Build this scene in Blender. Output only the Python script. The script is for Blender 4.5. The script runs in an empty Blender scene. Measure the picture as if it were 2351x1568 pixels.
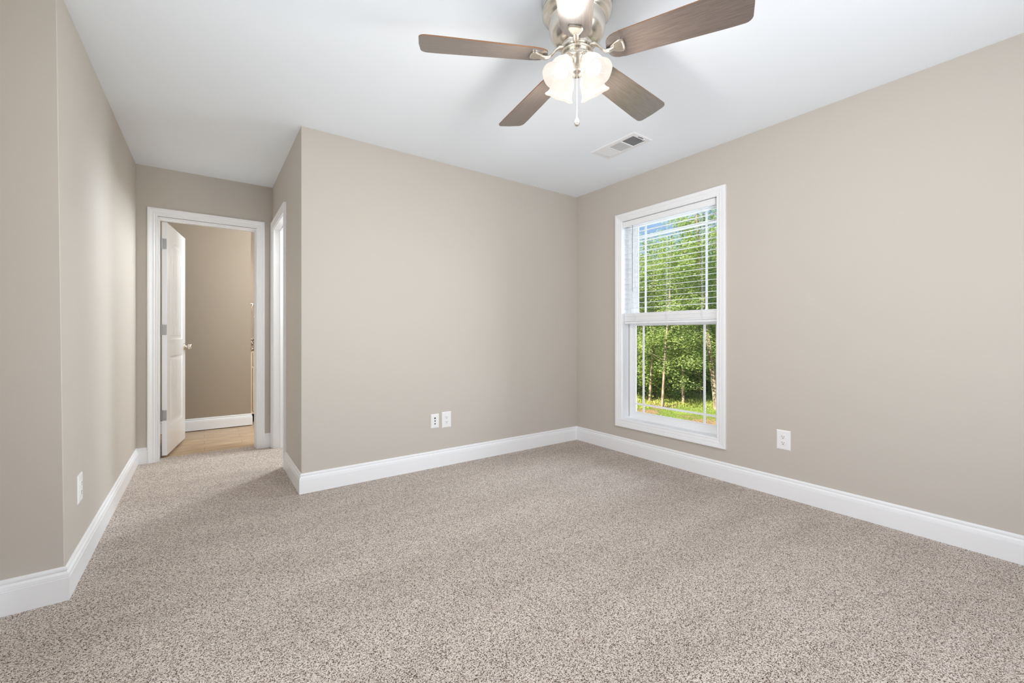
import bpy, math, random
from mathutils import Vector, Matrix
R = math.radians
PI = math.pi
C = bpy.context.scene.collection
S = bpy.context.scene

# ------------------------------------------------------------------ camera, view, world, lights
cam_d = bpy.data.cameras.new('camera'); cam = bpy.data.objects.new('camera', cam_d); C.objects.link(cam)
cam.location = (0, 0, 1.054); cam.rotation_euler = (R(90), 0, R(-35.79))
cam_d.sensor_width = 36.0; cam_d.lens = 15.006; cam_d.shift_y = -0.00664
cam_d.clip_start = 0.02; cam_d.clip_end = 300
S.camera = cam
vs = S.view_settings
vs.view_transform = 'Standard'; vs.look = 'None'; vs.gamma = 1.0; vs.use_curve_mapping = False
vs.exposure = -0.08
cy = S.cycles
cy.max_bounces = 10; cy.diffuse_bounces = 7; cy.glossy_bounces = 4; cy.transmission_bounces = 6; cy.transparent_max_bounces = 12
cy.caustics_reflective = False; cy.caustics_refractive = False
cy.sample_clamp_indirect = 6.0
cy.use_denoising = True

def lin(r, g, b):
    f = lambda c: (c/255/12.92 if c/255 <= 0.04045 else ((c/255+0.055)/1.055)**2.4)
    return (f(r), f(g), f(b), 1.0)

w = bpy.data.worlds.new('sky'); S.world = w; w.use_nodes = True
nt = w.node_tree; nt.nodes.clear()
tc = nt.nodes.new('ShaderNodeTexCoord'); sx = nt.nodes.new('ShaderNodeSeparateXYZ')
rp = nt.nodes.new('ShaderNodeValToRGB'); nz = nt.nodes.new('ShaderNodeTexNoise'); cr = nt.nodes.new('ShaderNodeValToRGB')
mx = nt.nodes.new('ShaderNodeMix'); mx.data_type = 'RGBA'
bg = nt.nodes.new('ShaderNodeBackground'); wo = nt.nodes.new('ShaderNodeOutputWorld')
L = nt.links.new
L(tc.outputs['Generated'], sx.inputs[0]); L(sx.outputs['Z'], rp.inputs[0])
rp.color_ramp.elements[0].position = 0.0; rp.color_ramp.elements[0].color = lin(186, 214, 240)
rp.color_ramp.elements[1].position = 0.5; rp.color_ramp.elements[1].color = lin(104, 164, 236)
L(tc.outputs['Generated'], nz.inputs['Vector']); nz.inputs['Scale'].default_value = 5.0; nz.inputs['Detail'].default_value = 6
L(nz.outputs['Fac'], cr.inputs[0]); cr.color_ramp.elements[0].position = 0.52; cr.color_ramp.elements[1].position = 0.72
cr.color_ramp.elements[0].color = (0, 0, 0, 1); cr.color_ramp.elements[1].color = (1, 1, 1, 1)
L(cr.outputs[0], mx.inputs[0]); L(rp.outputs[0], mx.inputs[6]); mx.inputs[7].default_value = (0.95, 0.96, 1.0, 1)
L(mx.outputs[2], bg.inputs[0]); bg.inputs[1].default_value = 1.1; L(bg.outputs[0], wo.inputs[0])

def light(name, kind, energy, col, loc, **k):
    d = bpy.data.lights.new(name, kind); d.energy = energy; d.color = col
    o = bpy.data.objects.new(name, d); C.objects.link(o); o.location = loc
    if 'to' in k:
        o.rotation_euler = (Vector(k['to'])-Vector(loc)).to_track_quat('-Z', 'Y').to_euler()
    if 'size' in k:
        d.shape = 'RECTANGLE'; d.size, d.size_y = k['size']
    if 'radius' in k: d.shadow_soft_size = k['radius']
    if 'angle' in k: d.angle = k['angle']
    return o
# sun over the house roof onto the trees and the yard
light('sun', 'SUN', 12.5, (1.0, 0.96, 0.86), (0, 0, 30), to=(26, -1.5, 8), angle=R(0.6))
# fill lamps at added windows; unseen yard lamp stands for the right window's daylight
E_REAR, E_SIDE, E_YARD, E_CLOSET, E_BATH = 38, 31, 430, 105, 1.05
C_REAR, C_SIDE, C_YARD, C_CLOSET, C_BULB = (0.97,0.985,1), (0.95,0.975,1), (0.84,0.92,1), (0.88,0.95,1), (1,0.95,0.88)
light('fill_rear_window', 'AREA', E_REAR, C_REAR, (1.50, -0.80, 1.20), to=(1.50, 3, 2.75), size=(1.6, 1.5))
light('fill_side_window', 'AREA', E_SIDE, C_SIDE, (-0.86, 0.85, 1.20), to=(3, 0.85, 2.75), size=(1.4, 1.5))
light('daylight_yard_side', 'AREA', E_YARD, C_YARD, (6.2, 1.40, 1.3), to=(3.05, 2.1, 1.3), size=(2.0, 3.2))
light('closet_fill_light', 'POINT', E_CLOSET, C_CLOSET, (1.15, 4.40, 2.05), radius=0.12)  # added lamp out of view, spills light into the alcove
FANC = (1.260, 1.285)
BULB_E = 8.0

# ------------------------------------------------------------------ mesh helpers
class MB:
    def __init__(s): s.v = []; s.f = []; s.sm = []
    def add(s, vs, fs, smooth=False):
        n = len(s.v); s.v += [tuple(p) for p in vs]; s.f += [tuple(i+n for i in f) for f in fs]; s.sm += [smooth]*len(fs); return s
    def box(s, x0, x1, y0, y1, z0, z1, M=None):
        P = [(x0,y0,z0),(x1,y0,z0),(x1,y1,z0),(x0,y1,z0),(x0,y0,z1),(x1,y0,z1),(x1,y1,z1),(x0,y1,z1)]
        if M is not None: P = [M @ Vector(p) for p in P]
        return s.add(P, [(0,3,2,1),(4,5,6,7),(0,1,5,4),(1,2,6,5),(2,3,7,6),(3,0,4,7)])
    def loft(s, rings, closed=True, caps=True, smooth=False):
        n = len(rings[0]); V = [p for r in rings for p in r]; F = []
        m = n if closed else n-1
        for i in range(len(rings)-1):
            for j in range(m):
                k = (j+1) % n
                F.append((i*n+j, i*n+k, (i+1)*n+k, (i+1)*n+j))
        s.add(V, F, smooth)
        if caps and closed:
            s.add(rings[0], [tuple(range(n-1, -1, -1))]); s.add(rings[-1], [tuple(range(n))])
        return s
    def lathe(s, prof, M=None, seg=40, smooth=True):
        rings = []
        for r, z in prof:
            rr = max(r, 1e-4)
            ring = [Vector((rr*math.cos(2*PI*j/seg), rr*math.sin(2*PI*j/seg), z)) for j in range(seg)]
            if M is not None: ring = [M @ p for p in ring]
            rings.append(ring)
        return s.loft(rings, True, False, smooth)
    def tube(s, pts, rad, seg=10, smooth=True, caps=True):
        pts = [Vector(p) for p in pts]; rings = []; up = None
        for i, p in enumerate(pts):
            t = (pts[min(i+1, len(pts)-1)]-pts[max(i-1, 0)]).normalized()
            if up is None: up = Vector((0,0,1)) if abs(t.z) < 0.9 else Vector((1,0,0))
            a = t.cross(up).normalized(); b = t.cross(a).normalized(); up = -b if False else up
            r = rad[i] if isinstance(rad, (list, tuple)) else rad
            rings.append([p+a*r*math.cos(2*PI*j/seg)+b*r*math.sin(2*PI*j/seg) for j in range(seg)])
        return s.loft(rings, True, caps, smooth)
    def build(s, name, mat, parent=None, bevel=0, loc=None, seg=2):
        me = bpy.data.meshes.new(name); me.from_pydata(s.v, [], s.f); me.update()
        me.polygons.foreach_set('use_smooth', s.sm)
        o = bpy.data.objects.new(name, me); C.objects.link(o)
        if mat: me.materials.append(mat)
        if parent: o.parent = parent
        if loc: o.location = loc
        if bevel:
            b = o.modifiers.new('b', 'BEVEL'); b.width = bevel; b.segments = seg; b.limit_method = 'ANGLE'; b.angle_limit = R(40)
        return o
def tag(o, label=None, cat=None, group=None, kind=None):
    if label: o['label'] = label
    if cat: o['category'] = cat
    if group: o['group'] = group
    if kind: o['kind'] = kind
    return o
def empty(name, loc=(0,0,0), rz=0):
    o = bpy.data.objects.new(name, None); C.objects.link(o); o.location = loc; o.rotation_euler = (0,0,rz); o.empty_display_size = 0.05
    return o
def struct(o, label=None): 
    o['kind'] = 'structure'
    if label: o['label'] = label
    return o

# ------------------------------------------------------------------ materials
def mat(name, col, rough=0.5, metal=0.0, spec=0.5, coat=0.0):
    m = bpy.data.materials.new(name); m.use_nodes = True
    b = m.node_tree.nodes['Principled BSDF']
    b.inputs['Base Color'].default_value = col; b.inputs['Roughness'].default_value = rough; b.inputs['Metallic'].default_value = metal
    b.inputs['Specular IOR Level'].default_value = spec; b.inputs['Coat Weight'].default_value = coat
    return m
def node(m, t, **k):
    n = m.node_tree.nodes.new(t)
    for a, v in k.items():
        if a.startswith('i_'): n.inputs[a[2:].replace('_', ' ')].default_value = v
        else: setattr(n, a, v)
    return n
def bsdf(m): return m.node_tree.nodes['Principled BSDF']
def ramp(m, stops):
    n = m.node_tree.nodes.new('ShaderNodeValToRGB'); e = n.color_ramp.elements
    while len(e) < len(stops): e.new(0.5)
    for i, (p, c) in enumerate(stops): e[i].position = p; e[i].color = c
    return n
def bumpify(m, scale, strength, dist=0.001, detail=3):
    l = m.node_tree.links.new; t = node(m, 'ShaderNodeTexCoord'); n = node(m, 'ShaderNodeTexNoise', i_Scale=scale, i_Detail=detail)
    b = node(m, 'ShaderNodeBump', i_Strength=strength, i_Distance=dist)
    l(t.outputs['Object'], n.inputs['Vector']); l(n.outputs['Fac'], b.inputs['Height']); l(b.outputs[0], bsdf(m).inputs['Normal'])
    return m

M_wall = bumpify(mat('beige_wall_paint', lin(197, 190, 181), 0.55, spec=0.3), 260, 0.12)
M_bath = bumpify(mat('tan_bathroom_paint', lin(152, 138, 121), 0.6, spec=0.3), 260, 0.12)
M_ceil = bumpify(mat('ceiling_paint', lin(241, 247, 254), 0.8, spec=0.2), 180, 0.1)
M_trim = mat('white_gloss_trim', lin(240, 241, 243), 0.28, spec=0.5)
M_vinyl = mat('white_vinyl', lin(242, 243, 245), 0.35)
M_plate = mat('white_plastic', lin(238, 238, 238), 0.3)
M_dark = mat('dark_slot', lin(40, 38, 36), 0.6)
M_nickel = mat('brushed_nickel', lin(228, 221, 210), 0.27, 1.0)
M_steel = mat('satin_steel', lin(172, 172, 172), 0.42, 1.0)
M_gap_shade = mat('gap_shade', lin(120, 110, 100), 0.8)

def carpet_mat():
    m = mat('speckled_carpet', (1,1,1,1), 0.95, spec=0.1); l = m.node_tree.links.new; b = bsdf(m)
    t = node(m, 'ShaderNodeTexCoord'); wn = node(m, 'ShaderNodeTexNoise', i_Scale=90.0, i_Detail=2.0)
    ad = node(m, 'ShaderNodeVectorMath', operation='MULTIPLY_ADD'); ad.inputs[1].default_value = (0.005,)*3
    l(t.outputs['Object'], wn.inputs['Vector']); l(wn.outputs['Color'], ad.inputs[0]); l(t.outputs['Object'], ad.inputs[2])
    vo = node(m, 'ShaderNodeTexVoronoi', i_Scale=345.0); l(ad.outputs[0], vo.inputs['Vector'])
    sp = node(m, 'ShaderNodeTexNoise', i_Scale=280.0, i_Detail=3.0, i_Roughness=0.65); l(t.outputs['Object'], sp.inputs['Vector'])
    r1 = ramp(m, [(0.33, lin(64, 47, 38)), (0.40, lin(112, 91, 78)), (0.455, lin(204, 186, 172)), (0.53, lin(243, 229, 217)), (0.64, lin(255, 248, 240))])
    sc_ = node(m, 'ShaderNodeSeparateColor'); l(vo.outputs['Color'], sc_.inputs[0])
    mf = node(m, 'ShaderNodeMix'); mf.inputs[0].default_value = 0.30; l(sp.outputs['Fac'], mf.inputs[2]); l(sc_.outputs[0], mf.inputs[3]); l(mf.outputs[0], r1.inputs[0])
    r2 = ramp(m, [(0.0, (1,1,1,1)), (0.55, (0.97,0.96,0.95,1)), (0.92, (0.60,0.55,0.51,1))]); l(vo.outputs['Distance'], r2.inputs[0])  # shade between the tufts, painted into the colour
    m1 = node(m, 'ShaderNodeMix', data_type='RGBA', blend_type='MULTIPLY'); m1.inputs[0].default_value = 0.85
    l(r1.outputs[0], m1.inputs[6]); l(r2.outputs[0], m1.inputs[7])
    # vacuum tracks: pile brushed one way and the other, in streaks that fan over the room
    mp = node(m, 'ShaderNodeMapping'); mp.inputs['Rotation'].default_value = (0, 0, R(-38)); mp.inputs['Scale'].default_value = (0.55, 2.3, 1)
    l(t.outputs['Object'], mp.inputs['Vector'])
    n2 = node(m, 'ShaderNodeTexNoise', i_Scale=1.6, i_Detail=3.0, i_Roughness=0.6); l(mp.outputs[0], n2.inputs['Vector'])
    r3 = ramp(m, [(0.36, (0.87,0.86,0.85,1)), (0.62, (1,1,1,1))]); l(n2.outputs['Fac'], r3.inputs[0])
    m2 = node(m, 'ShaderNodeMix', data_type='RGBA', blend_type='MULTIPLY'); m2.inputs[0].default_value = 1.0
    l(m1.outputs[2], m2.inputs[6]); l(r3.outputs[0], m2.inputs[7]); l(m2.outputs[2], b.inputs['Base Color'])
    inv = node(m, 'ShaderNodeMath', operation='SUBTRACT'); inv.inputs[0].default_value = 1.0; l(vo.outputs['Distance'], inv.inputs[1])
    bp = node(m, 'ShaderNodeBump', i_Strength=0.9, i_Distance=0.004); l(inv.outputs[0], bp.inputs['Height']); l(bp.outputs[0], b.inputs['Normal'])
    b.inputs['Sheen Weight'].default_value = 0.15
    return m
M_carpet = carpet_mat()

def tile_mat():
    m = mat('wood_look_tile', (1,1,1,1), 0.35); l = m.node_tree.links.new
    t = node(m, 'ShaderNodeTexCoord'); br = node(m, 'ShaderNodeTexBrick', i_Scale=1.0)
    for k, v in (('Mortar Size', 0.0022), ('Brick Width', 0.61), ('Row Height', 0.155), ('Bias', 0.0)): br.inputs[k].default_value = v
    br.inputs['Color1'].default_value = lin(200, 176, 144); br.inputs['Color2'].default_value = lin(186, 160, 128); br.inputs['Mortar'].default_value = lin(150, 128, 102)
    l(t.outputs['Object'], br.inputs['Vector'])
    mp = node(m, 'ShaderNodeMapping'); mp.inputs['Scale'].default_value = (1.6, 4.2, 1); l(t.outputs['Object'], mp.inputs[0])
    n = node(m, 'ShaderNodeTexNoise', i_Scale=3.2, i_Detail=6.0); l(mp.outputs[0], n.inputs['Vector'])
    r = ramp(m, [(0.35, (0.78, 0.74, 0.70, 1)), (0.62, (1.0, 1.0, 1.0, 1))]); l(n.outputs['Fac'], r.inputs[0])
    x = node(m, 'ShaderNodeMix', data_type='RGBA', blend_type='MULTIPLY'); x.inputs[0].default_value = 1.0
    l(br.outputs['Color'], x.inputs[6]); l(r.outputs[0], x.inputs[7]); l(x.outputs[2], bsdf(m).inputs['Base Color'])
    return m
def granite_mat():
    m = mat('speckled_granite', (1,1,1,1), 0.15); l = m.node_tree.links.new
    t = node(m, 'ShaderNodeTexCoord'); v = node(m, 'ShaderNodeTexNoise', i_Scale=95.0, i_Detail=3.0); l(t.outputs['Object'], v.inputs['Vector'])
    r = ramp(m, [(0.0, lin(22, 20, 20)), (0.44, lin(48, 38, 34)), (0.5, lin(140, 116, 98)), (0.56, lin(206, 190, 172)), (1.0, lin(230, 220, 208))])
    l(v.outputs['Fac'], r.inputs[0]); l(r.outputs[0], bsdf(m).inputs['Base Color']); return m
def wood_mat(name, c0, c1, rough, coat=0.3, axis=0, sc=60):
    m = mat(name, c0, rough, coat=coat); l = m.node_tree.links.new
    t = node(m, 'ShaderNodeTexCoord'); mp = node(m, 'ShaderNodeMapping'); s = [sc]*3; s[axis] = sc*0.06; mp.inputs['Scale'].default_value = s
    n = node(m, 'ShaderNodeTexNoise', i_Scale=2.2, i_Detail=5.0); l(t.outputs['Object'], mp.inputs[0]); l(mp.outputs[0], n.inputs['Vector'])
    r = ramp(m, [(0.3, c0), (0.7, c1)]); l(n.outputs['Fac'], r.inputs[0]); l(r.outputs[0], bsdf(m).inputs['Base Color'])
    bp = node(m, 'ShaderNodeBump', i_Strength=0.25, i_Distance=0.0006); l(n.outputs['Fac'], bp.inputs['Height']); l(bp.outputs[0], bsdf(m).inputs['Normal'])
    bsdf(m).inputs['Coat Roughness'].default_value = 0.25
    return m
M_blade = wood_mat('walnut_blade_veneer', lin(92, 81, 76), lin(112, 100, 93), 0.34, 1.0, 0, 130)
bsdf(M_blade).inputs['Coat IOR'].default_value = 1.7
M_edge = mat('orange_brown_edge', lin(138, 98, 66), 0.5)

def shade_mat(name, c0, c1, e, tr_f):
    m = bpy.data.materials.new(name); m.use_nodes = True; t = m.node_tree; t.nodes.clear(); l = t.links.new
    o = t.nodes.new('ShaderNodeOutputMaterial'); tr = t.nodes.new('ShaderNodeBsdfTransparent'); gl = t.nodes.new('ShaderNodeBsdfDiffuse')
    tc = t.nodes.new('ShaderNodeTexCoord'); nz = t.nodes.new('ShaderNodeTexNoise'); nz.inputs['Scale'].default_value = 16; nz.inputs['Detail'].default_value = 3
    l(tc.outputs['Object'], nz.inputs['Vector']); cr = t.nodes.new('ShaderNodeValToRGB')
    cr.color_ramp.elements[0].position = 0.3; cr.color_ramp.elements[0].color = c0; cr.color_ramp.elements[1].position = 0.65; cr.color_ramp.elements[1].color = c1
    l(nz.outputs['Fac'], cr.inputs[0]); em = t.nodes.new('ShaderNodeEmission'); em.inputs[1].default_value = e; l(cr.outputs[0], em.inputs[0])
    gl.inputs[0].default_value = (0.0015, 0.0014, 0.0013, 1)
    b = t.nodes.new('ShaderNodeMixShader'); b.inputs[0].default_value = tr_f; l(gl.outputs[0], b.inputs[1]); l(tr.outputs[0], b.inputs[2])
    ad = t.nodes.new('ShaderNodeAddShader'); l(b.outputs[0], ad.inputs[0]); l(em.outputs[0], ad.inputs[1]); l(ad.outputs[0], o.inputs[0])
    return m
M_shade = shade_mat('lit_alabaster_glass', (0.86, 0.80, 0.72, 1), (1.0, 0.97, 0.93, 1), 0.98, 0.26)
M_shade_in = shade_mat('lit_alabaster_glass_inside', (0.80, 0.70, 0.62, 1), (0.90, 0.82, 0.75, 1), 0.93, 0.26)
def emis(name, col, s):
    m = bpy.data.materials.new(name); m.use_nodes = True; t = m.node_tree; t.nodes.clear()
    o = t.nodes.new('ShaderNodeOutputMaterial'); e = t.nodes.new('ShaderNodeEmission'); e.inputs[0].default_value = col; e.inputs[1].default_value = s
    t.links.new(e.outputs[0], o.inputs[0]); return m
M_bulb = emis('glowing_bulb', (1, 0.98, 0.95, 1), 1.8)
def glass_mat():
    m = bpy.data.materials.new('window_glass'); m.use_nodes = True; t = m.node_tree; t.nodes.clear(); l = t.links.new
    o = t.nodes.new('ShaderNodeOutputMaterial'); tr = t.nodes.new('ShaderNodeBsdfTransparent'); g = t.nodes.new('ShaderNodeBsdfGlossy'); f = t.nodes.new('ShaderNodeFresnel')
    tr.inputs[0].default_value = (0.97, 0.985, 0.98, 1); g.inputs['Roughness'].default_value = 0.0; f.inputs[0].default_value = 1.3
    mx = t.nodes.new('ShaderNodeMixShader'); l(f.outputs[0], mx.inputs[0]); l(tr.outputs[0], mx.inputs[1]); l(g.outputs[0], mx.inputs[2]); l(mx.outputs[0], o.inputs[0]); return m
M_glass = glass_mat()

# ------------------------------------------------------------------ room shell
H = 2.44
XL, XR, YB, YR = -0.66, 3.05, 3.115, -0.60      # bedroom
AX0, AX1, AY = -0.45, 0.523, 4.59               # alcove leading to the bathroom
NL = 2.42                                        # short wall on the left
T = 0.12
mb = MB()
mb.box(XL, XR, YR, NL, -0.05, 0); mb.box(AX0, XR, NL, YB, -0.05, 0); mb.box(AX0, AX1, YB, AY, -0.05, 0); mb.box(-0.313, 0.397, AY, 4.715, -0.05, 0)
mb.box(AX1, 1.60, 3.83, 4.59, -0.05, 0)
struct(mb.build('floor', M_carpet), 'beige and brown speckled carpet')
struct(MB().box(-0.62, 1.9, 4.715, 6.62, -0.06, -0.008).build('floor_bathroom', tile_mat()), 'tan wood-look tile floor beyond the open door')
struct(MB().box(-0.85, 3.25, -0.75, 6.75, H, H+0.12).build('ceiling', M_ceil), 'smooth white ceiling')

struct(MB().box(-3.4, -0.85, -1.2, 2.6, H+0.02, H+0.12).build('sun_block_slab', M_ceil))  # added slab out of view, keeps sun out of the side opening
def hole_wall(name, axis, d0, d1, a0, a1, holes, m=None):
    """wall slab between d0..d1 on one axis, a0..a1 on the other, with rectangular openings (h0,h1,z0,z1)"""
    b = MB()
    def put(p0, p1, z0, z1):
        if p1-p0 < 1e-5 or z1-z0 < 1e-5: return
        if axis == 'x': b.box(d0, d1, p0, p1, z0, z1)
        else: b.box(p0, p1, d0, d1, z0, z1)
    cur = a0
    for h0, h1, z0, z1 in holes:
        put(cur, h0, 0, H); put(h0, h1, 0, z0); put(h0, h1, z1, H); cur = h1
    put(cur, a1, 0, H)
    return struct(b.build(name, m or M_wall))
WY0, WY1, WZ0, WZ1 = 1.655, 2.540, 0.292, 2.072
hole_wall('wall_right', 'x', XR, XR+0.17, YR-T, YB+T, [(WY0, WY1, WZ0, WZ1)])
hole_wall('wall_back', 'y', YB, YB+T, AX1, XR, [])
hole_wall('wall_alcove_right', 'x', AX1, AX1+T, YB+T, AY+T, [(3.835, 4.500, 0, 2.040)])
hole_wall('wall_far', 'y', AY, AY+T, AX0, AX1, [(-0.313, 0.397, 0, 2.040)])
hole_wall('wall_rear', 'y', YR-T, YR, XL, XR, [(0.70, 2.30, 0.50, 2.00)])
hole_wall('wall_side', 'x', XL-T, XL, YR-T, NL, [(0.15, 1.55, 0.50, 2.00)])
# the wall left of the alcove, slightly out of plumb at its free corner
def lean(y, z): return AX0 - 0.024*(z/H)*(AY-y)/(AY-NL)
V = []
for z in (0, H):
    V += [(XL-T, NL, z), (lean(NL, z)-0.002, NL, z), (lean(NL, z), NL+0.002, z), (AX0, AY+T, z), (XL-T, AY+T, z)]
struct(MB().add(V, [(4,3,2,1,0),(5,6,7,8,9)]+[(i, (i+1) % 5, (i+1) % 5+5, i+5) for i in range(5)]).build('wall_left', M_wall))
# closet behind the side doorway
struct(MB().box(1.60, 1.72, YB+T, AY+T, 0, H).build('wall_closet', M_wall))
# bathroom
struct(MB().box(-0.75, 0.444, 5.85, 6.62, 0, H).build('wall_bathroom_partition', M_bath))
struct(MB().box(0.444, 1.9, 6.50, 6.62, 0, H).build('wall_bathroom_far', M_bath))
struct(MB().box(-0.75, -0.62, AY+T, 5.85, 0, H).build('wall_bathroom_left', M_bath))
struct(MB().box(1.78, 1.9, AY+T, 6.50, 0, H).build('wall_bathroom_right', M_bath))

# ------------------------------------------------------------------ baseboards
BP = [(0,0.0),(0.0155,0.0),(0.0155,0.090),(0.0135,0.0915),(0.0145,0.0935),(0.0125,0.106),(0.0095,0.1095),(0.0062,0.1125),(0.0062,0.1155),(0.0085,0.1185),(0.0085,0.124),(0.0065,0.1285),(0.003,0.131),(0,0.132)]
def baseboards(path, names):
    P = [Vector((x, y)) for x, y in path]; n = len(P); N = []
    for i in range(n-1):
        d = (P[i+1]-P[i]).normalized(); N.append(Vector((d.y, -d.x)))     # room lies to the right of the path
    def mit(i):
        if i == 0: return N[0]
        if i == n-1: return N[-1]
        return (N[i-1]+N[i])/(1+N[i-1].dot(N[i]))
    for i in range(n-1):
        if not names[i]: continue
        rings = []
        for k in (i, i+1):
            m = mit(k); rings.append([(P[k].x+m.x*d, P[k].y+m.y*d, z) for d, z in BP])
        o = struct(MB().loft(rings).build(names[i], M_trim), 'white moulded baseboard'); 
CW = 0.078
baseboards([(XL, YR), (XL, NL), (AX0, NL), (AX0, AY), (-0.314-0.064, AY)], ['baseboard_side', 'baseboard_front_left', 'baseboard_left', 'baseboard_far_left'])
baseboards([(0.392+0.064, AY), (AX1, AY)], ['baseboard_far_right'])
baseboards([(AX1, 3.835-0.068), (AX1, YB), (XR, YB), (XR, YR), (XL, YR)], ['baseboard_alcove', 'baseboard_back', 'baseboard_right', 'baseboard_rear'])
baseboards([(-0.62, 5.85), (0.444, 5.85), (0.444, 5.97)], ['baseboard_bathroom', 'baseboard_bathroom_return'])

# ------------------------------------------------------------------ casings
CP = [(0,0),(0,0.009),(0.004,0.0115),(0.010,0.0115),(0.013,0.0095),(0.017,0.0095),(0.021,0.0125),(0.030,0.0135),(0.033,0.0115),(0.036,0.0135),(0.052,0.0165),(0.054,0.0195),(0.066,0.0205),(0.071,0.018),(0.073,0.0)]
def casing(to3, path, closed, width, name, parent, prof=CP):
    """path runs round the opening in wall-plane coordinates; the trim grows to its left"""
    k = width/0.073; P = [Vector(p) for p in path]; n = len(P); segs = n if closed else n-1
    N = []
    for i in range(segs):
        d = (P[(i+1) % n]-P[i]).normalized(); N.append(Vector((-d.y, d.x)))
    b = MB()
    def mit(i):
        if not closed and i == 0: return N[0]
        if not closed and i == n-1: return N[-1]
        a, c = N[(i-1) % segs], N[i % segs]; return (a+c)/(1+a.dot(c))
    for i in range(segs):
        rings = []
        for j in (i, (i+1) % n):
            m = mit(j); rings.append([to3(P[j].x+m.x*o*k, P[j].y+m.y*o*k, d) for o, d in prof])
        b.loft(rings)
    return b.build(name, M_trim, parent)

# ------------------------------------------------------------------ doorway to the bathroom, door standing open
d1 = struct(empty('door_1', (-0.302, 4.715, 0)), 'white door standing open into the bathroom'); d1_inv = Vector((-0.302, 4.715, 0))
def shift(mbx, off):
    mbx.v = [(p[0]-off[0], p[1]-off[1], p[2]-off[2]) for p in mbx.v]; return mbx
O = d1_inv
casing(lambda a, z, d: (a-O.x, AY-d-O.y, z), [(-0.314, 0), (-0.314, 2.037), (0.392, 2.037), (0.392, 0)], False, 0.067, 'door_casing', d1)
b = MB(); b.box(-0.312, -0.304, AY-0.002, 4.712, 0, 2.034); b.box(0.388, 0.396, AY-0.002, 4.712, 0, 2.034); b.box(-0.303, 0.388, AY-0.002, 4.712, 2.026, 2.034)
b.box(0.380, 0.388, 4.64, 4.675, 0, 2.026); b.box(-0.303, 0.380, 4.625, 4.67, 2.016, 2.026)
shift(b, O).build('door_jamb', M_trim, d1)
# leaf: a relief of two panels, the upper one arched, with vertical plank grooves
LW, LH, LT = 0.700, 2.005, 0.035
def relief(u, z):
    def panel(z0, z1, arch):
        x0, x1 = 0.115, LW-0.115
        c = (x0+x1)/2; hw = (x1-x0)/2
        top = z1 - (arch*((u-c)/hw)**2 if arch else 0)
        d = min(u-x0, x1-u, z-z0, top-z)
        if d <= 0: return 0.0
        if d < 0.008: h = -0.009*(d/0.008)
        elif d < 0.022: h = -0.009
        elif d < 0.040: h = -0.009+0.007*((d-0.022)/0.018)
        else:
            h = -0.002
            p = (u-x0-0.04) % 0.0555
            g = min(p, 0.0555-p)
            if g < 0.005: h -= 0.006*(1-g/0.005)
        return h
    return min(panel(0.235, 0.845, 0), panel(0.995, LH-0.135, 0.085))
us = sorted(set([0, LW]+[round(i*0.0035, 5) for i in range(1, int(LW/0.0035))]))
zs = [i*LH/260 for i in range(261)]
def leaf_face(b, side):
    V = []; F = []; nu = len(us)
    for z in zs:
        for u in us:
            h = relief(u, z) if 0.01 < u < LW-0.01 else 0
            V.append(((LT+h) if side else -h, u, z))
    for i in range(len(zs)-1):
        for j in range(nu-1):
            q = (i*nu+j, i*nu+j+1, (i+1)*nu+j+1, (i+1)*nu+j); F.append(q if side else q[::-1])
    b.add(V, F)
b = MB(); leaf_face(b, True); leaf_face(b, False)
b.add([(0,0,0),(LT,0,0),(LT,0,LH),(0,0,LH),(0,LW,0),(LT,LW,0),(LT,LW,LH),(0,LW,LH)], [(0,1,2,3),(5,4,7,6),(3,2,6,7),(0,4,5,1)])
leaf = b.build('door_leaf', M_trim, d1, loc=(0.007, 0.006, 0.016)); leaf.rotation_euler = (0, 0, R(-8.6))
for z in (0.345, 1.080, 1.818):
    hb = MB(); hb.box(0.0025, 0.033, -0.0035, -0.0005, z-0.044, z+0.044)
    hb.lathe([(0.006, z-0.046), (0.006, z+0.046)], Matrix.Translation((0.0, -0.006, 0)), 12)
    for dz in (-0.032, 0, 0.032):
        hb.lathe([(0.0038, 0), (0.0032, 0.0012), (0.0, 0.0014)], Matrix.Translation((0.022 if dz else 0.028, -0.0035, z+dz)) @ Matrix.Rotation(R(90), 4, 'X'), 10)
    hb.build('hinge', M_steel, leaf, bevel=0.0012)
kb = MB()
KM = Matrix.Translation((LT, LW-0.062, 0.92)) @ Matrix.Rotation(R(90), 4, 'Y')
kb.lathe([(0.0, 0), (0.032, 0.0), (0.033, 0.004), (0.028, 0.009), (0.013, 0.012), (0.0115, 0.030), (0.016, 0.034), (0.026, 0.040), (0.0285, 0.048), (0.0275, 0.056), (0.023, 0.063), (0.0, 0.066)], KM, 32)
kb.build('door_knob', M_nickel, leaf)
kb = MB(); kb.lathe([(0.0, 0), (0.032, 0.0), (0.033, 0.004), (0.028, 0.009), (0.013, 0.012), (0.0115, 0.030), (0.026, 0.040), (0.0285, 0.048), (0.023, 0.063), (0.0, 0.066)], Matrix.Translation((0, LW-0.062, 0.92)) @ Matrix.Rotation(R(-90), 4, 'Y'), 32)
kb.build('door_knob', M_nickel, leaf)

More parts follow.
